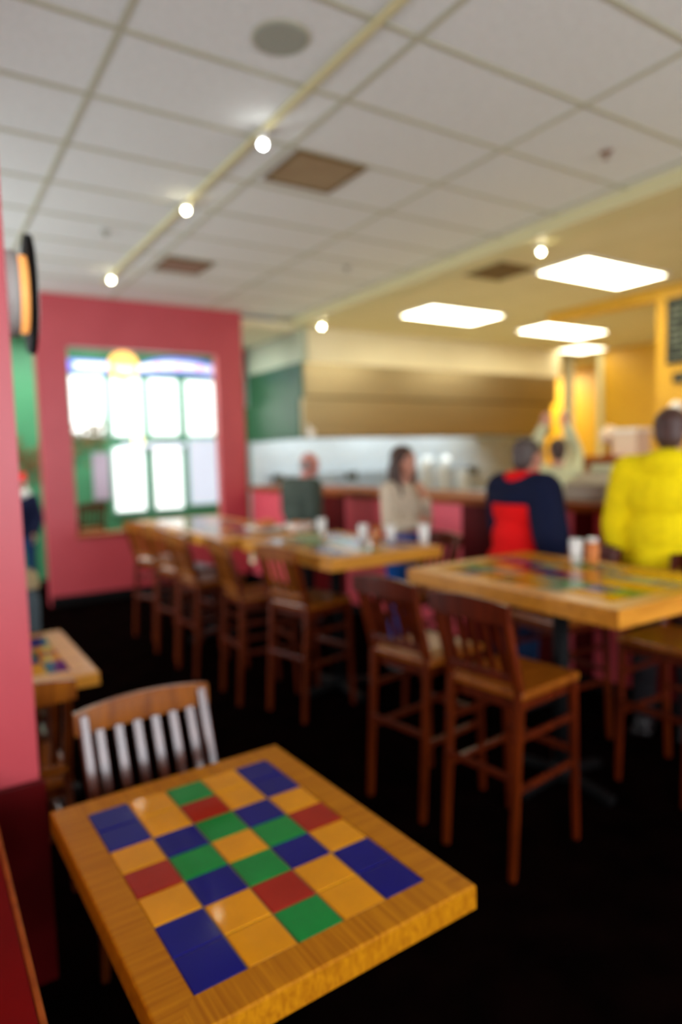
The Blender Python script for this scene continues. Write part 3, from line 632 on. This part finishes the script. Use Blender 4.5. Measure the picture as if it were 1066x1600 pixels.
def person(label, loc, rz, h, J, skin, hair, hairstyle, top_m, top_parts, leg_m, scale_w=1.0, head_yaw=0, head_tilt=0, collar=None, voxel=.0075):
    """local frame: faces +X, left is +Y; J gives elbows and wrists"""
    t = thing('person', label, 'person', loc, rz); s = h/1.75; w = scale_w
    V = lambda x, y, z: Vector((x*s, y*s, z*s))
    lx = J.get('lean', 0.0)                                     # forward lean of the upper body
    sho = {1: V(lx*.9, .175*w, 1.41), -1: V(lx*.9, -.175*w, 1.41)}
    neck = V(lx, 0, 1.47); hc = V(lx+.025+J.get('headx', 0), J.get('heady', 0), 1.625)
    hr = Matrix.Rotation(head_yaw, 3, 'Z') @ Matrix.Rotation(head_tilt, 3, 'Y')
    def torso(g, k, low=.90):
        ell(g, V(lx*.85, 0, 1.30), ((.118+k)*s, (.165*w+k)*s, (.17+k*.5)*s)); c_ = J.get('crop') and k > 0
        ell(g, V(lx*.45, 0, 1.22 if c_ else 1.10), ((.112+k)*s, (.138*w+k)*s, (.13 if c_ else .19)*s))
        if not c_: ell(g, V(0, 0, .95), ((.122+k)*s, (.160*w+k)*s, (.14)*s))
        cap(g, V(lx*.9, -.13*w, 1.40), V(lx*.9, .13*w, 1.40), (.068+k)*s, (.068+k)*s)
    def arm(g, sd, k, upto=1.0, hands=False):
        e, wr = V(*J['elbow'][sd]), V(*J['wrist'][sd])
        cap(g, sho[sd], e, (.056+k)*s, (.043+k)*s); q = e+(wr-e)*upto; cap(g, e, q, (.043+k)*s, ((.043+(.029-.043)*upto)+k)*s)
        if hands: hand(g, wr, J['hand'][sd][0], J['hand'][sd][1], sd, s, J.get('curl', .5))
    def leg(g, sd, k, upto=1.0):
        a, kn, an = V(0, .09*sd*w, .90), V(.015, .10*sd*w, .50), V(-.01, .10*sd*w, .085)
        cap(g, a, kn, (.085+k)*s, (.056+k)*s); q = kn+(an-kn)*upto; cap(g, kn, q, (.056+k)*s, (.040+k)*s)
        ell(g, kn+(an-kn)*.3+V(-.018, 0, 0), ((.052+k)*s, (.05+k)*s, .12*s))
    g = B()
    torso(g, 0)
    for sd in (1, -1):
        arm(g, sd, 0, 1, True); leg(g, sd, 0)
        cap(g, V(-.03, .10*sd*w, .05), V(.13, .115*sd*w, .03), .042*s, .030*s)
    cap(g, V(lx*.95, 0, 1.40), hc-V(.01, 0, .05), .060*s, .054*s)
    def H(x, y, z): return hc + hr @ V(x, y, z)
    q = hr.to_quaternion()
    ell(g, H(-.005, 0, .025), (.097*s, .076*s, .095*s), rot=q); ell(g, H(.022, 0, -.045), (.068*s, .058*s, .075*s), rot=q); ell(g, H(.060, 0, -.095), (.028*s, .030*s, .022*s), rot=q)
    cap(g, H(.088, 0, .022), H(.108, 0, -.018), .010*s, .014*s, 8)
    for sd in (1, -1):
        ell(g, H(-.005, .077*sd, -.005), (.018*s, .010*s, .032*s), rot=q); ell(g, H(.062, .036*sd, -.025), (.025*s, .025*s, .022*s), rot=q); ell(g, H(.078, .03*sd, .038), (.018*s, .026*s, .009*s), rot=q)
    ell(g, H(.082, 0, -.055), (.012*s, .024*s, .010*s), rot=q)
    remesh('body', g, skin, t, voxel, 2)
    for sd in (1, -1): obj('eye', ell(B(), H(.078, .032*sd, .016), (.012*s, .014*s, .009*s)), M['black'], t, True)
    # hair
    if hair:
        g = B()
        if hairstyle == 'short': ell(g, H(-.022, 0, .042), (.100*s, .084*s, .092*s), rot=q); ell(g, H(-.055, 0, -.01), (.062*s, .072*s, .085*s), rot=q)
        elif hairstyle == 'thin': ell(g, H(-.050, 0, .0), (.064*s, .080*s, .060*s), rot=q)
        elif hairstyle == 'long':
            ell(g, H(-.020, 0, .042), (.106*s, .092*s, .094*s), rot=q); ell(g, H(-.06, 0, -.03), (.065*s, .085*s, .11*s), rot=q)
            for sd in (1, -1): cap(g, H(-.01, .078*sd, .02), H(.025, .090*sd, -.19), .030*s, .030*s); cap(g, H(.025, .090*sd, -.18), H(.055, .085*sd, -.27), .030*s, .014*s)
            cap(g, H(-.07, -.03, -.05), H(-.10, -.03, -.24), .06*s, .04*s); cap(g, H(-.07, .03, -.05), H(-.10, .03, -.24), .06*s, .04*s)
        elif hairstyle == 'bob':
            ell(g, H(-.022, 0, .035), (.105*s, .090*s, .095*s), rot=q); ell(g, H(-.045, 0, -.05), (.075*s, .10*s, .08*s), rot=q)
        remesh('hair', g, hair, t, .009, 1)
    # clothes
    for nm, m_, kind, kk in top_parts:
        g = B()
        if kind == 'top':
            torso(g, kk)
            if not J.get('crop'): ell(g, V(0, 0, J.get('hem', .90)), ((.125+kk)*s, (.165*w+kk)*s, .10*s))
            else: ell(g, V(0, 0, 1.14), ((.120+kk)*s, (.145*w+kk)*s, .035*s))
            for sd in (1, -1): arm(g, sd, kk, .94)
        elif kind == 'yoke':                                     # shoulders and upper sleeves only
            ell(g, V(lx*.85, 0, 1.365), ((.122+kk)*s, (.172*w+kk)*s, .09*s)); cap(g, V(lx*.9, -.13*w, 1.40), V(lx*.9, .13*w, 1.40), (.070+kk)*s, (.070+kk)*s)
            for sd in (1, -1):
                e, wr = V(*J['elbow'][sd]), V(*J['wrist'][sd]); cap(g, sho[sd], e, (.060+kk)*s, (.050+kk)*s)
                if sd == J.get('long_side', 1): cap(g, e, e+(wr-e)*.55, (.050+kk)*s, (.045+kk)*s)
        elif kind == 'collar':
            for a in range(12):
                a0, a1 = 2*PI*a/12, 2*PI*(a+1)/12
                cap(g, neck+V(.0+.075*math.cos(a0), .085*math.sin(a0), .025), neck+V(.0+.075*math.cos(a1), .085*math.sin(a1), .025), (.036+kk)*s, (.036+kk)*s, 10)
        elif kind == 'hood':
            ell(g, neck+V(-.070, 0, -.02), (.085*s, .15*s, .095*s)); 
            for a in range(12):
                a0, a1 = 2*PI*a/12, 2*PI*(a+1)/12
                cap(g, neck+V(.0+.07*math.cos(a0), .10*math.sin(a0), .02), neck+V(.07*math.cos(a1), .10*math.sin(a1), .02), .036*s, .036*s, 10)
        elif kind == 'apron':
            ell(g, V(.10+lx*.7, 0, 1.12), (.045*s, .14*s, .24*s))
        remesh(nm, g, m_, t, .010, 4)
    g = B(); ell(g, V(0, 0, .92), (.132*s, .17*w*s, .12*s))
    if J.get('crop'): ell(g, V(0, 0, 1.0), (.128*s, .155*w*s, .15*s))
    for sd in (1, -1): leg(g, sd, .014, .96)
    remesh('trousers', g, leg_m, t, .010, 4)
    for sd in (1, -1):
        g = B(); cap(g, V(-.04, .10*sd*w, .052), V(.15, .118*sd*w, .040), .048*s, .038*s); box(g, *(sorted((-.085*s, .185*s))), *(sorted((sd*(.10*w*s-.045*s), sd*(.115*w*s+.042*s)))), 0.0, .022*s, .008)
        remesh('shoe', g, 'c_shoe', t, .010, 1)
    return t, H, q, s
HANG = lambda x=.03: {1: (x, .245, 1.13), -1: (x, -.245, 1.13)}
# woman facing the room, one hand raised to her chin
th = math.atan2(-4.1, -3.2)
J = dict(elbow={1: (.06, .185, 1.13), -1: (.04, -.175, 1.13)}, wrist={1: (.18, .07, 1.33), -1: (.17, -.02, 1.16)}, hand={1: ((-.15, -.25, .95), (-1, -.2, 0)), -1: ((.25, .95, .05), (-1, .2, 0))}, curl=.55, crop=True)
person('woman with long brown hair in a cream top and blue jeans, standing by the counter', (3.22, 4.12, 0), th+.75, 1.745, J, 'skin', 'hair_brown', 'long', 'c_cream', [('sweater', 'c_cream', 'top', .016)], 'c_blue', .80, head_yaw=.05)
# grey haired man at left, facing the counter
J = dict(elbow={1: (.06, .25, 1.14), -1: (.02, -.25, 1.13)}, wrist={1: (.20, .20, .98), -1: (.12, -.24, .92)}, hand={1: ((.7, -.2, -.5), (-.3, -1, 0)), -1: ((.3, 0, -1), (0, 1, 0))}, lean=.05, headx=.05, heady=-.05, hem=.92)
person('balding person in a dark green grey jacket, standing beyond the farthest tables', (3.22, 5.80, 0), .12, 1.73, J, 'skinpink', 'hair_grey', 'thin', 'c_greyg', [('jacket', 'c_greyg', 'top', .034), ('shirt_front', 'c_teal', 'apron', 0)], 'c_dark', 1.2)
# red and navy jacket at the counter
J = dict(elbow={1: (.14, .25, 1.16), -1: (.03, -.27, 1.14)}, wrist={1: (.32, .17, 1.26), -1: (.14, -.26, .93)}, hand={1: ((.9, -.2, .1), (0, 0, -1)), -1: ((.5, .1, -.8), (0, 1, 0))}, lean=.07, headx=.02, hem=.92, long_side=-1)
person('person in a red jacket with navy shoulders and red collar, back turned, at the counter', (3.33, 3.06, 0), -.05, 1.765, J, 'skin', 'hair_mid', 'short', 'c_red', [('jacket', 'c_red', 'top', .055), ('shoulder_yoke', 'c_navy', 'yoke', .064), ('collar', 'c_red', 'collar', .012)], 'c_denim', 1.0)
# yellow jacket at the right edge
J = dict(elbow={1: (.05, .255, 1.13), -1: (.05, -.255, 1.13)}, wrist={1: (.07, .235, .93), -1: (.07, -.22, .93)}, hand={1: ((.3, -.05, -.95), (0, -1, 0)), -1: ((.3, .1, -.95), (0, 1, 0))}, lean=.02, hem=.86)
person('person in a bright yellow hooded jacket, back turned, at the right edge', (3.635, 2.19, 0), .42, 1.90, J, 'skindark', 'hair_dark', 'short', 'c_yellow', [('jacket', 'c_yellow', 'top', .052), ('hood', 'c_yellow', 'hood', 0)], 'c_dark', 1.08)
# cook with raised arms
J = dict(elbow={1: (.14, .21, 1.62), -1: (.14, -.21, 1.62)}, wrist={1: (.12, .12, 1.86), -1: (.12, -.12, 1.86)}, hand={1: ((0, -.3, 1), (1, 0, 0)), -1: ((0, .3, 1), (1, 0, 0))}, hem=.90)
person('cook in a pale shirt with both arms raised, behind the counter', (5.46, 4.46, 0), .9, 1.80, J, 'skin', 'hair_brown', 'short', 'c_pale', [('shirt', 'c_pale', 'top', .022)], 'c_dark', .95)
# person with a red hat in the left doorway
J = dict(elbow=HANG(.0), wrist={1: (.10, .22, .93), -1: (.10, -.22, .93)}, hand={1: ((.3, 0, -1), (0, -1, 0)), -1: ((.3, 0, -1), (0, 1, 0))}, hem=.92)
t, H, q, s = person('person in a red hat with white hair and a navy sweater, in the left gap', (1.19, 9.5, 0), -2.1, 1.52, J, 'skin', 'hair_white', 'bob', 'c_navy', [('sweater', 'c_navy', 'top', .03), ('scarf', 'hair_white', 'collar', .03)], 'c_denim', 1.0)
g = B(); ell(g, H(-.02, 0, .085), (.112*s, .10*s, .06*s)); cap(g, H(-.03, 0, .10), H(-.10, .03, .17), .07*s, .03*s); remesh('hat', g, 'c_hat', t, .009, 2)
